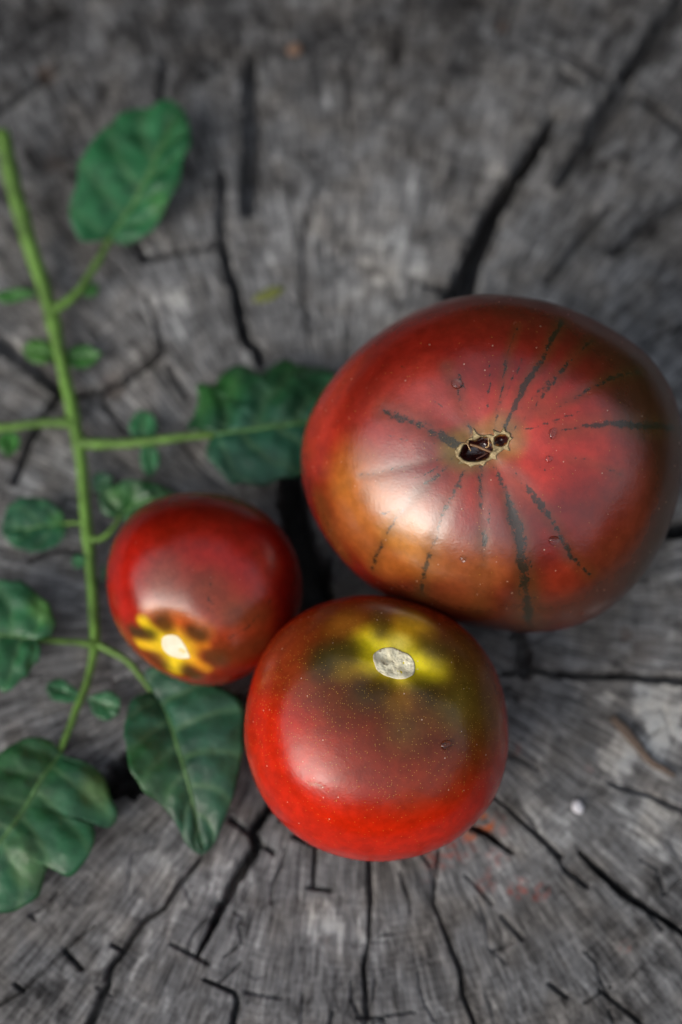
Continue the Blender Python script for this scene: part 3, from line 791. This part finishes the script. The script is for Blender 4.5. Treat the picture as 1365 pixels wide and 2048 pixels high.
# --- the one in front
frt = Tomato('tomato', 'front tomato, glossy bright red, with green shoulders round a pale round stem scar',
    [(490,1480),(492,1420),(502,1365),(522,1315),(552,1268),(600,1226),(660,1201),(730,1192),(800,1198),(865,1218),(925,1255),(970,1305),(1000,1370),(1014,1440),(1015,1500),(1002,1560),(970,1618),(925,1664),(870,1697),(810,1712),(740,1716),(670,1706),(610,1680),(560,1636),(520,1580),(498,1530)],
    (752, 1456), 0.87, 2.2, None,
    [(788, 1328, 26, 62, [(5, 5.0, 0.8), (3, 4.0, 0.2)], 1.4), (640, 1478, 3, 60, [], 1.0)], 7)
f = frt
f.col[:] = (0.46, 0.014, 0.002)
for pts, rad, col, k, sf in (
    ([(560,1520),(640,1640),(760,1690),(880,1670)], 100, (0.60,0.016,0.001), 0.9, 0.8), ([(980,1400),(1000,1500)], 60, (0.36,0.024,0.010), 0.6, 0.8),
    ([(600,1280),(760,1215),(920,1290)], 95, (0.10,0.026,0.003), 0.9, 0.85), ([(560,1330),(600,1290)], 60, (0.36,0.042,0.012), 0.6, 0.8),
    ([(700,1360),(800,1400),(900,1400)], 115, (0.085,0.026,0.003), 0.92, 0.9), ([(930,1360),(960,1430)], 65, (0.12,0.062,0.006), 0.8, 0.9), ([(760,1480),(860,1500)], 80, (0.10,0.022,0.004), 0.85, 0.9),
    ([(910,1410)], 45, (0.16,0.12,0.012), 0.6, 0.8), ([(700,1530),(800,1560)], 60, (0.24,0.020,0.005), 0.6, 0.9), ([(830,1580),(900,1560)], 40, (0.30,0.04,0.012), 0.4, 0.9),
    ([(690,1250),(740,1280),(770,1300)], 34, (0.42,0.15,0.015), 0.7, 0.8), ([(830,1250),(810,1280)], 36, (0.66,0.36,0.012), 0.85, 0.7),
    ([(690,1322),(740,1330)], 26, (0.60,0.36,0.010), 0.7, 0.9), ([(840,1340),(868,1338)], 26, (0.60,0.46,0.010), 0.8, 0.9), ([(790,1370),(795,1395)], 30, (0.36,0.16,0.008), 0.65, 0.9),
    ([(752,1300),(788,1325),(825,1330)], 42, (0.85,0.70,0.010), 0.97, 0.6), ([(800,1290)], 20, (0.85,0.70,0.12), 0.7, 0.8),
    ([(690,1305),(650,1320)], 34, (0.040,0.034,0.008), 0.9, 0.75), ([(765,1262),(762,1232)], 18, (0.08,0.045,0.008), 0.8, 0.8), ([(730,1385),(760,1380)], 30, (0.06,0.036,0.008), 0.85, 0.8),
    ([(860,1385),(840,1375)], 28, (0.055,0.036,0.008), 0.8, 0.8), ([(880,1300),(850,1285)], 24, (0.09,0.055,0.010), 0.8, 0.8), ([(950,1300),(980,1380)], 40, (0.15,0.055,0.012), 0.5, 0.8),
    ([(810,1460)], 36, (0.13,0.09,0.02), 0.4, 0.9)):
    f.mark(pts, rad, col, k, min(0.95, sf + 0.1), 0.8)
f.band('gold', [(620,1370),(700,1360),(800,1400),(900,1420)], [110], 0.62, 0.8)
f.band('gold', [(640,1500),(900,1520)], [150], 0.22, 0.9)
f.band('gold', [(772,1586)], [16], 0.95, 0.6)
scarF = [(745,1312),(755,1300),(771,1294),(788,1294),(804,1301),(818,1307),(829,1320),(832,1333),(829,1349),(814,1358),(798,1360),(779,1356),(763,1349),(751,1337)]
M_SCAR = cork_material('cork_pale', (0.74, 0.67, 0.45), (0.88, 0.83, 0.62), (0.16, 0.11, 0.05), 480)
f.patch('stem_scar', M_SCAR, smooth_line(scarF, 80, True), [], 2.4, 2.2, 0.9, 3.0, dome=-1.5)
# a shallow healed cut in the skin
cutpts = smooth_line([(618,1568),(632,1567),(645,1575),(662,1586)], 12)
dcut, pcut = seg_dist(f.V, f.anchors(cutpts))
f.V -= f.N * (0.00003 * np.exp(-(dcut / 0.0005) ** 2))[:, None]
f.mark([(620,1568),(632,1568),(646,1576)], 3.0, (0.30,0.06,0.02), 0.7, 0.6, 0.2)
for q in ((960,890),(700,1000),(1200,1000),(980,620),(1200,1200)): print('big', q, -((big.hit(*q)[0]-CAM)@CZ))
for q in ((788,1325),(640,1560),(750,1690),(900,1490)): print('frt', q, -((f.hit(*q)[0]-CAM)@CZ))
f.finish(skin_material('skin_glossy', (0.012, 0.014, 0.008), 0.24, 0.5, 1.2, 0.5))

from mathutils.bvhtree import BVHTree
FB = None
FB = BVHTree.FromPolygons(f.V.tolist(), f.F.tolist())
def press(t):
    """where a tomato touches the front one its skin gives way, instead of passing through"""
    near = np.nonzero(np.linalg.norm(t.V - f.C, axis=1) < 0.046)[0]
    deep = 0
    for i in near:
        p, n, _, _ = FB.find_nearest(Vector(t.V[i]))
        h = (Vector(t.V[i]) - p).dot(n)
        if h < 0.0004:
            t.V[i] = np.array(p + n * 0.0004); deep = min(deep, h)
    print('pressed', deep)

press(b)
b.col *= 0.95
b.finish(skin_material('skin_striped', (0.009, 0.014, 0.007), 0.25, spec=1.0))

# --- the small one on the left
sml = Tomato('tomato', 'smallest tomato, deep red, with a yellow star round a cream stem scar',
    [(215,1170),(217,1120),(232,1075),(260,1035),(300,1005),(350,989),(410,985),(470,996),(520,1020),(560,1056),(590,1105),(604,1160),(602,1215),(585,1265),(550,1310),(505,1345),(460,1365),(415,1370),(370,1362),(320,1340),(275,1305),(240,1260),(222,1215)],
    (409, 1178), 0.92, 2.12, None,
    [(348, 1290, 22, 46, [(3, 1.2, 2.0)], 1.4)], 7)
s_ = sml
s_.col[:] = (0.23, 0.008, 0.001)
s_.mark([(348,1292)], 62, (0.42,0.07,0.006), 0.85, 0.95, 0.3)
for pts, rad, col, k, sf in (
    ([(300,1020),(420,1000),(520,1050)], 60, (0.15,0.003,0.002), 0.7, 0.8), ([(250,1120),(240,1200)], 50, (0.44,0.010,0.004), 0.85, 0.8), ([(560,1230),(590,1150)], 50, (0.10,0.003,0.002), 0.7, 0.8),  # right edge painted darker as the shaded side
    ([(460,1150)], 70, (0.46,0.018,0.012), 0.6, 0.8), ([(330,1175),(350,1200)], 44, (0.20,0.06,0.035), 0.7, 0.8), ([(420,1180),(440,1215)], 34, (0.15,0.04,0.015), 0.7, 0.8),  # patches paint in the sky's reflection and its dark middle
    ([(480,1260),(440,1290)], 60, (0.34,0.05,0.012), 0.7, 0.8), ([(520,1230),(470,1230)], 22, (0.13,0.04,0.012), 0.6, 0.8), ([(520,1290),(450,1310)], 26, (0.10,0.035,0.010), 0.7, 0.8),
    ([(300,1225),(360,1235),(410,1262)], 16, (0.55,0.16,0.03), 0.6, 0.8), ([(250,1270),(280,1310),(330,1345)], 26, (0.30,0.06,0.012), 0.8, 0.8), ([(350,1262),(370,1255)], 18, (0.66,0.10,0.012), 0.8, 0.8),  # the long arc paints a highlight along the ridge above the scar
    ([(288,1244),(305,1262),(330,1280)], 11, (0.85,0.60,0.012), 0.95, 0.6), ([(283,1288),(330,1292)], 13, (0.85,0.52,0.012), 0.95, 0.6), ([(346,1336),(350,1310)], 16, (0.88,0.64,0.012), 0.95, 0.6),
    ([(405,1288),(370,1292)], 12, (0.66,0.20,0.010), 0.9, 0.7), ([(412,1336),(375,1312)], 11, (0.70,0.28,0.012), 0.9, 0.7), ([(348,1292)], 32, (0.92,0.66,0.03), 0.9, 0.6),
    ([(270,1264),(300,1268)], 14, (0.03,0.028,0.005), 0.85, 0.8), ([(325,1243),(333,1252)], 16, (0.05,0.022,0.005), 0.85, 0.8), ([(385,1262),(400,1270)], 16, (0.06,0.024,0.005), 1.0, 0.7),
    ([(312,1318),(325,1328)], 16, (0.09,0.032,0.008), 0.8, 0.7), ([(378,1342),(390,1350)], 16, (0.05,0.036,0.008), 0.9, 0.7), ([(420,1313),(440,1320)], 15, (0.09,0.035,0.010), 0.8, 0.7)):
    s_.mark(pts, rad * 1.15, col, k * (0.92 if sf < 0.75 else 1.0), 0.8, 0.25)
s_.band('stripe', [(335,1165),(345,1200),(335,1225)], [14], 0.30); s_.band('stripe', [(420,1170),(425,1220)], [12], 0.42); s_.band('stripe', [(540,1200),(500,1250),(440,1285)], [10], 0.5); s_.band('stripe', [(560,1240),(520,1290)], [10], 0.45)
scarS = [(324,1275),(338,1268),(357,1271),(370,1287),(378,1302),(382,1317),(365,1319),(351,1317),(334,1309),(323,1294)]
M_SCAR2 = cork_material('cork_cream', (0.86, 0.79, 0.56), (0.92, 0.87, 0.68), (0.85, 0.66, 0.16), 300)
s_.patch('stem_scar', M_SCAR2, smooth_line(scarS, 60, True), [], 2.0, 1.0, 1.2, 3.0)
print('sml', [-((s_.hit(*q)[0]-CAM)@CZ) for q in ((348,1290),(450,1150),(420,1010))])
for q in ((682,20),(682,600),(682,1300),(682,2000)): print('wood', q, -((at(*q)-CAM)@CZ))
press(s_)
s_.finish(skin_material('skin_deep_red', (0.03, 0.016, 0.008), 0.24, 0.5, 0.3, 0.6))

# --- water drops
def drop(t, px, py, rx, ry, label, hgt=0.8):
    P, N = t.hit(px, py)
    ex = t.ex - N * (t.ex @ N); ex /= np.linalg.norm(ex); ey = np.cross(N, ex)
    na, nl = 24, 9
    a = np.linspace(0, 2 * np.pi, na, endpoint=False)
    V = []
    for l in range(nl):
        q = l / (nl - 1) * (math.pi / 2)
        for aa in a:
            wob = 1 + 0.05 * math.sin(2 * aa + px) + 0.04 * math.sin(3 * aa + py)
            V.append(ex * math.cos(aa) * 1.25 * rx * math.cos(q) * wob + ey * math.sin(aa) * 1.25 * ry * math.cos(q) * wob + N * (math.sin(q) * hgt * min(rx, ry) - 0.1 * min(rx, ry)))
    V = np.array(V) * t.mpp
    F = grid_faces(nl - 1, na, wrap=True)
    top = (nl - 2) * na
    T = np.vstack([F[:, [0, 1, 2]], F[:, [0, 2, 3]]])
    V = np.vstack([V[:(nl - 1) * na], N * (hgt * 0.9 * min(rx, ry)) * t.mpp, -N * 0.1 * min(rx, ry) * t.mpp])
    c = np.arange(na); c2 = (c + 1) % na
    T = np.vstack([T, np.stack([top + c, top + c2, np.full(na, len(V) - 2)], 1), np.stack([c2, c, np.full(na, len(V) - 1)], 1)])
    me = mesh_np('water_drop', V, T)
    o = link('water_drop', me, M_WATER)
    o.location = P
    o['label'] = label; o['category'] = 'water drop'; o['group'] = 'water drops on the tomatoes'
    return o
drop(big, 914, 768, 9, 8, 'water drop on the biggest tomato, straight above its star-shaped scar')
drop(big, 1106, 867, 6, 9, 'narrow upright water drop right of the star-shaped scar on the biggest tomato')
drop(big, 1098, 918, 6, 5, 'tiny faint water drop below the narrow upright drop on the biggest tomato')
drop(big, 1108, 1081, 8, 8, 'round water drop low on the right of the biggest tomato')
drop(big, 926, 1118, 5, 6, 'tiny water drop low on the biggest tomato, left of its broadest dark stripe')
drop(frt, 893, 1490, 9, 8, 'water drop on the front tomato, on its pale grey reflection')

# ------------------------------------------------------------------ the tomato leaf
leaf = thing('tomato_leaf', 'long green tomato leaf with many toothed leaflets lying left of the tomatoes', 'tomato leaf', at(150, 880, 0.0))
LB = np.array(leaf.location)
def stalk(name, pts, wid, z, n=40, sides=12):
    L = smooth_line(pts, n)
    u = np.linspace(0, 1, n)
    zz = np.interp(u, np.linspace(0, 1, len(z)), z)
    w = np.interp(u, np.linspace(0, 1, len(wid)), wid)
    P = at(L[:, 0], L[:, 1], zz)
    w = w * (1 + 0.10 * fbm(np.c_[u * 14, np.full(n, wid[0]), np.zeros(n)], 2, 8))
    if name == 'leaf_stem':
        for nd in (0.31, 0.46, 0.5, 0.65, 0.81): w = w * (1 + 0.22 * np.exp(-((u - nd) / 0.012) ** 2))
    P += 0.0003 * np.c_[fbm(P * 150, 2, 1), fbm(P * 150, 2, 2), fbm(P * 150, 2, 3)]
    return link(name, tube_mesh(name, P - LB, w * 0.5 * 0.000155, sides, 0.06), M_STEM, leaf)
stalk('leaf_stem', [(4,262),(22,350),(58,480),(95,600),(120,700),(140,800),(155,870),(165,950),(175,1060),(184,1160),(190,1285),(176,1360),(150,1430),(118,1510)],
      [30,30,29,28,27,26,24,22,21,20,20,15,14,12], [0.012,0.010,0.008,0.006,0.0055,0.005,0.0045,0.004,0.004,0.004,0.004,0.004,0.004,0.004], 90, 14)

def leaflet(left, mid, right, tint, z=(0.004, 0.005, 0.004), fold=(0.10, 0.10), veins=6, quilt=0.0011, teeth=0.0, seed=1, wave=0.0015, tints=(), N=56, M=13, rib=(9, 3), nteeth=6, sweep=1.3, quilt_r=None):
    """edges and midrib in photo pixels, base to tip; fold = rise per unit width on each side"""
    L = smooth_line(left, N); C = smooth_line(mid, N); R = smooth_line(right, N)
    u = np.linspace(0, 1, N)
    zz = np.interp(u, np.linspace(0, 1, len(z)), z)
    rows = []; vein = []; vv = np.linspace(-1, 1, 2 * M + 1)
    Cw = at(C[:, 0], C[:, 1], zz); Lw = at(L[:, 0], L[:, 1], zz); Rw = at(R[:, 0], R[:, 1], zz)
    rg = np.random.default_rng(seed)
    for E in (Lw, Rw):
        n1 = fbm(np.c_[u * veins * 1.6, np.full(N, seed * 3.1), np.zeros(N)], 2, seed)
        w = (E - Cw)
        saw = (u * nteeth + 0.3 * n1) % 1.0
        saw = np.where(saw < 0.75, saw / 0.75, (1 - saw) / 0.25) - 0.5
        E += w * ((0.09 * teeth * n1 + 0.10 * min(teeth * 2, 1.0) * saw) * np.sin(np.pi * u) ** 0.4)[:, None]
    V = np.empty((N, len(vv), 3)); vn = np.empty((N, len(vv)))
    for j, v in enumerate(vv):
        E = Lw if v < 0 else Rw
        a = abs(v)
        # rows sweep forward from the midrib to the edge
        q = Cw + (E - Cw) * a
        width = np.linalg.norm((E - Cw), axis=1)
        t = u * veins - sweep * a + (0.5 if v > 0 else 0.0)
        fr = np.abs(((t + 0.5) % 1.0) - 0.5) * 2
        q = q.copy()
        q[:, 2] += (fold[0] if v < 0 else fold[1]) * width * a
        q[:, 2] += (quilt_r if quilt_r is not None and v > 0 else quilt) * (fr ** 0.7) * np.minimum(a * 3, 1) * np.minimum((1 - a) * 3 + 0.35, 1) * np.minimum(u * 6, 1)
        q[:, 2] -= 0.0005 * np.exp(-(a / 0.06) ** 2)
        V[:, j] = q
        vn[:, j] = np.clip(np.exp(-(fr / 0.16) ** 2) * (1 - 0.6 * a) + np.exp(-(a / 0.05) ** 2), 0, 1)
    P = V.reshape(-1, 3)
    P[:, 2] += wave * fbm(np.c_[P[:, :2] * 75, np.full(len(P), seed * 2.7)], 3, seed)
    P[:, 2] += 0.0006 * fbm(np.c_[P[:, :2] * 260, np.full(len(P), seed * 1.7)], 2, seed + 5)
    P[:, 2] = np.maximum(P[:, 2], 0.0012)
    me = mesh_np('leaflet', P - LB, grid_faces(N, len(vv)))
    col = np.tile(np.array(tint), (len(P), 1))
    for (px, py, rad, c, k) in tints:
        d = np.linalg.norm((P - at(px, py, 0.005))[:, :2], axis=1) / (rad * 0.000155) + 0.5 * fbm(P * 180, 3, seed + 9)
        w = (k * sstep(1.3, 0.5, d))[:, None]; col = col * (1 - w) + np.array(c) * w
    attr(me, 'tint', col * np.array([0.78, 1.08, 0.86])); attr(me, 'vein', vn.ravel())
    o = link('leaflet', me, M_LEAF, leaf)
    sol = o.modifiers.new('thickness', 'SOLIDIFY'); sol.thickness = 0.0003; sol.offset = -1
    if rib:
        mid_p = V[:, M].copy() + np.array([0, 0, 0.0003])
        rm = link('midrib', tube_mesh('midrib', mid_p[:int(N * 0.94)] - LB, np.linspace(rib[0], rib[1], int(N * 0.94)) * 0.5 * 0.000155, 8), M_RIB, o)
    return o

G1 = (0.030, 0.135, 0.060); G2 = (0.032, 0.120, 0.066); GY = (0.11, 0.17, 0.04); GD = (0.018, 0.075, 0.042); GL = (0.055, 0.17, 0.035)
# top leaflet
stalk('leaflet_stalk', [(108,622),(150,590),(185,540),(222,476)], [22,16,15,12], [0.006,0.007,0.008], 24)
leaflet([(218,478),(170,492),(150,465),(145,435),(152,390),(160,345),(182,310),(195,285),(220,260),(240,240),(270,228),(300,220),(325,207),(345,206),(364,218)],
        [(218,478),(270,400),(300,345),(330,280),(364,218)],
        [(218,478),(250,487),(280,477),(305,457),(325,435),(340,400),(360,370),(367,325),(383,285),(376,240),(364,218)], G1, (0.008,0.012,0.010), (0.18,0.05), 5, 0.0010, 0.3, 3,
        tints=((325,430,26,GL,0.6),))
leaflet([(168,592),(166,578),(178,566),(196,570)], [(166,592),(180,582),(196,572)], [(166,592),(182,596),(196,588),(196,572)], GL, (0.004,0.004), N=16, M=5, veins=3, quilt=0.0004, seed=4, rib=None)
# little pairs on the stem
leaflet([(75,590),(50,578),(20,580),(-10,590)], [(75,590),(40,588),(-10,594)], [(75,590),(45,600),(10,606),(-10,598)], GL, (0.004,0.004), N=16, M=5, veins=3, quilt=0.0004, seed=5, rib=None)
leaflet([(112,712),(95,684),(65,680),(46,698)], [(112,712),(80,704),(46,698)], [(112,712),(90,728),(62,722),(46,698)], (0.075,0.17,0.03), (0.004,0.005), N=20, M=6, veins=3, quilt=0.0006, seed=6, rib=(5, 2))
leaflet([(128,712),(145,694),(175,690),(204,706)], [(128,714),(165,712),(204,708)], [(128,718),(148,736),(180,732),(204,710)], GL, (0.004,0.005), N=20, M=6, veins=3, quilt=0.0006, seed=7, rib=(5, 2))
# left stalk leaving the frame
stalk('leaflet_stalk', [(146,846),(90,846),(30,852),(-60,862)], [20,17,16,15], [0.005,0.005,0.005], 24)
leaflet([(22,864),(0,872),(-2,895),(18,914)], [(22,864),(20,890),(18,914)], [(22,864),(38,874),(38,896),(18,914)], GL, (0.004,0.004), N=16, M=5, veins=3, quilt=0.0005, seed=8, rib=None)
# right stalk to the leaflet under the big tomato
stalk('leaflet_stalk', [(156,886),(210,888),(290,884),(360,876),(436,868)], [24,20,18,17,14], [0.005,0.006,0.008,0.009], 30)
leaflet([(290,884),(262,868),(262,840),(280,820),(300,824)], [(290,884),(285,855),(290,822)], [(290,884),(312,866),(312,840),(300,824)], G1, (0.005,0.005), N=20, M=6, veins=3, quilt=0.0005, seed=9, rib=None)
leaflet([(298,884),(284,905),(285,935),(298,956)], [(298,884),(301,920),(300,956)], [(298,884),(318,905),(318,935),(302,956)], G1, (0.005,0.004), N=20, M=6, veins=3, quilt=0.0005, seed=10, rib=None)
leaflet([(436,868),(398,855),(376,850),(382,822),(394,780),(398,748),(425,752),(450,728),(494,715),(518,732),(540,722),(568,706),(605,716),(645,726),(680,740),(720,790),(745,826)],
        [(436,868),(520,856),(605,843),(680,834),(745,826)],
        [(436,868),(418,885),(415,913),(435,945),(465,965),(505,971),(545,964),(575,958),(605,953),(650,940),(700,900),(745,826)], (0.022,0.085,0.040), (0.016,0.016,0.008), (-0.30,0.06), 4, 0.0040, 0.5, 11, wave=0.0012, sweep=1.9, quilt_r=0.0008,
        tints=((420,790,60,GL,0.5),(560,720,60,(0.045,0.13,0.04),0.4),(500,925,90,(0.030,0.105,0.075),0.9),(620,905,90,(0.030,0.105,0.075),0.9)), rib=(9, 4))  # teal tints paint sky sheen on the lower half; upper half left shade-dark
# round leaflet on the left
stalk('leaflet_stalk', [(178,1050),(150,1046),(126,1048)], [8,7,6], [0.004,0.004], 10)
leaflet([(130,1046),(120,1020),(85,1000),(45,1000),(18,1020),(4,1060)], [(130,1046),(70,1055),(4,1062)], [(130,1046),(132,1070),(110,1095),(70,1105),(30,1095),(4,1066)], G2, (0.004,0.007), (0.12,0.05), 3, 0.0004, 0.3, 12, tints=((120,1040,24,GL,0.7),))
leaflet([(172,1118),(156,1112),(146,1122),(150,1134)], [(172,1120),(160,1124),(150,1134)], [(172,1124),(166,1136),(150,1136)], G1, (0.004,0.004), N=12, M=4, veins=2, quilt=0.0003, seed=13, rib=None)
# leaflet behind the small tomato
stalk('leaflet_stalk', [(180,1080),(206,1076),(228,1055),(240,1030)], [13,11,10,9], [0.005,0.006,0.007], 20)
leaflet([(240,1036),(212,1030),(198,1003),(214,976),(258,962),(302,964),(345,984),(400,1010)], [(240,1036),(270,1008),(320,1000),(400,1012)], [(240,1036),(268,1052),(320,1050),(370,1040),(400,1014)], (0.034,0.10,0.042), (0.007,0.009,0.006), (0.10,0.0), 4, 0.0012, 0.4, 14, tints=((250,1000,26,GL,0.5),(230,1000,20,(0.09,0.18,0.04),0.5)))
leaflet([(188,982),(184,962),(196,946),(222,950)], [(188,984),(206,968),(224,954)], [(190,986),(212,984),(226,966),(224,952)], GD, (0.003,0.004), N=16, M=5, veins=3, quilt=0.0004, seed=15, rib=None)
leaflet([(196,1168),(204,1150),(204,1130)], [(196,1168),(208,1150),(206,1130)], [(196,1168),(214,1152),(208,1130)], GD, (0.003,0.004), N=12, M=4, veins=2, quilt=0.0003, seed=16, rib=None)
# left leaflet
stalk('leaflet_stalk', [(188,1288),(140,1284),(95,1282),(60,1284)], [15,12,11,9], [0.005,0.007,0.009], 20)
leaflet([(72,1282),(104,1270),(112,1240),(98,1214),(82,1195),(53,1174),(20,1162),(-30,1168),(-90,1200),(-120,1280)], [(72,1282),(20,1272),(-40,1270),(-120,1284)], [(72,1282),(80,1296),(80,1316),(66,1336),(45,1360),(20,1378),(-30,1380),(-90,1340),(-120,1288)], (0.034,0.13,0.058), (0.010,0.012,0.008), (0.02,0.02), 4, 0.0016, 0.4, 17, tints=((95,1225,36,(0.12,0.22,0.04),0.65),(40,1200,40,(0.03,0.10,0.06),0.5)))
# dark leaflet below the small tomato
stalk('leaflet_stalk', [(194,1288),(246,1314),(283,1355),(312,1394)], [14,13,12,10], [0.005,0.006,0.007], 20)
leaflet([(310,1390),(292,1386),(267,1404),(252,1449),(254,1499),(263,1540),(283,1577),(316,1605),(349,1640),(369,1680),(390,1702),(405,1708)],
        [(310,1390),(336,1432),(357,1499),(377,1568),(392,1634),(405,1708)],
        [(306,1380),(290,1345),(330,1335),(400,1360),(440,1374),(474,1392),(489,1430),(488,1478),(480,1544),(460,1613),(440,1663),(423,1696),(405,1708)], (0.022,0.085,0.050), (0.007,0.014,0.006), (0.14,0.04), 6, 0.0011, 0.2, 18, wave=0.0016,
        tints=((290,1560,80,(0.026,0.085,0.022),0.7),(400,1480,90,(0.020,0.080,0.058),0.5)), rib=(9, 3))
# end leaflet and its small neighbours
leaflet([(160,1392),(148,1376),(118,1358),(94,1372)], [(160,1396),(128,1384),(94,1376)], [(160,1400),(140,1404),(106,1400),(94,1380)], G1, (0.004,0.005), N=20, M=6, veins=3, quilt=0.0005, seed=19, rib=None)
leaflet([(176,1396),(192,1390),(222,1384),(242,1400)], [(176,1398),(205,1408),(240,1420)], [(178,1402),(190,1430),(215,1442),(238,1428)], G1, (0.004,0.005), N=20, M=6, veins=3, quilt=0.0005, seed=20, rib=None)
leaflet([(122,1506),(106,1486),(80,1478),(48,1483),(24,1498),(0,1516),(-55,1560),(-95,1640),(-100,1720),(-85,1800)],
        [(122,1506),(82,1562),(45,1620),(0,1684),(-45,1745),(-85,1800)],
        [(122,1506),(134,1516),(164,1523),(195,1540),(212,1562),(221,1593),(233,1622),(227,1647),(209,1655),(186,1646),(190,1672),(180,1710),(160,1738),(139,1752),(115,1741),(97,1733),(88,1760),(78,1792),(50,1811),(20,1824),(-20,1826),(-60,1820),(-85,1800)],
        (0.032,0.115,0.060), (0.005,0.012,0.008), (0.16,-0.02), 6, 0.0013, 0.12, 21, wave=0.0018, N=80,
        tints=((30,1560,90,(0.028,0.10,0.026),0.7),(205,1580,40,(0.13,0.17,0.05),0.7),(70,1740,40,(0.12,0.18,0.06),0.5),(40,1700,30,(0.13,0.2,0.09),0.4)), rib=(11, 4))

# ------------------------------------------------------------------ bits lying on the wood
def lump(name, px, py, rx, ry, rz, mat, label, cat, rot=0.0, seed=0):
    D, F = ico(4)
    V = D * (1 + 0.22 * fbm(D * 1.8, 3, seed))[:, None]
    V = V * np.array([rx, ry, rz]) * 0.000155
    c, s = math.cos(rot), math.sin(rot)
    V = np.c_[V[:, 0] * c - V[:, 1] * s, V[:, 0] * s + V[:, 1] * c, V[:, 2]]
    V[:, 2] -= V[:, 2].min()
    o = link(name, mesh_np(name, V, F), mat)
    o.location = at(px, py, 0.0)
    o['label'] = label; o['category'] = cat
    return o
lump('crumb', 1155, 1615, 11, 13, 8, plain('crumb_white', (0.66, 0.65, 0.70), 0.7, 0.15), 'small white crumb on the grey wood right of the front tomato', 'crumb', 0.5, 3)
lump('crumb', 590, 102, 17, 13, 7, plain('crumb_tan', (0.20, 0.12, 0.08), 0.8, 0.2), 'small tan brown crumb on the wood near the top edge', 'crumb', 0.4, 5)
lump('leaf_scrap', 538, 590, 32, 13, 4, plain('scrap_green', (0.15, 0.17, 0.04), 0.7, 0.4, 500), 'yellow green leaf scrap beside the crack above the toothed leaflet', 'leaf scrap', 0.45, 8)
sp = smooth_line([(1224,1434),(1260,1470),(1300,1520),(1350,1552)], 24)
spP = at(sp[:, 0], sp[:, 1], 0.0012); spP += 0.0003 * np.c_[fbm(spP * 300, 2, 1), fbm(spP * 300, 2, 2), fbm(spP * 300, 2, 3)]
o = link('wood_splinter', tube_mesh('wood_splinter', spP - spP[12], np.interp(np.linspace(0, 1, 24), [0, 0.15, 0.8, 1], [6, 10, 7, 3]) * 0.000155, 7), plain('splinter_brown', (0.12, 0.085, 0.065), 0.8, 0.35, 400))
o.location = spP[12]
o['label'] = 'thin brown wood splinter lying across the pale patch at the right edge'; o['category'] = 'splinter'
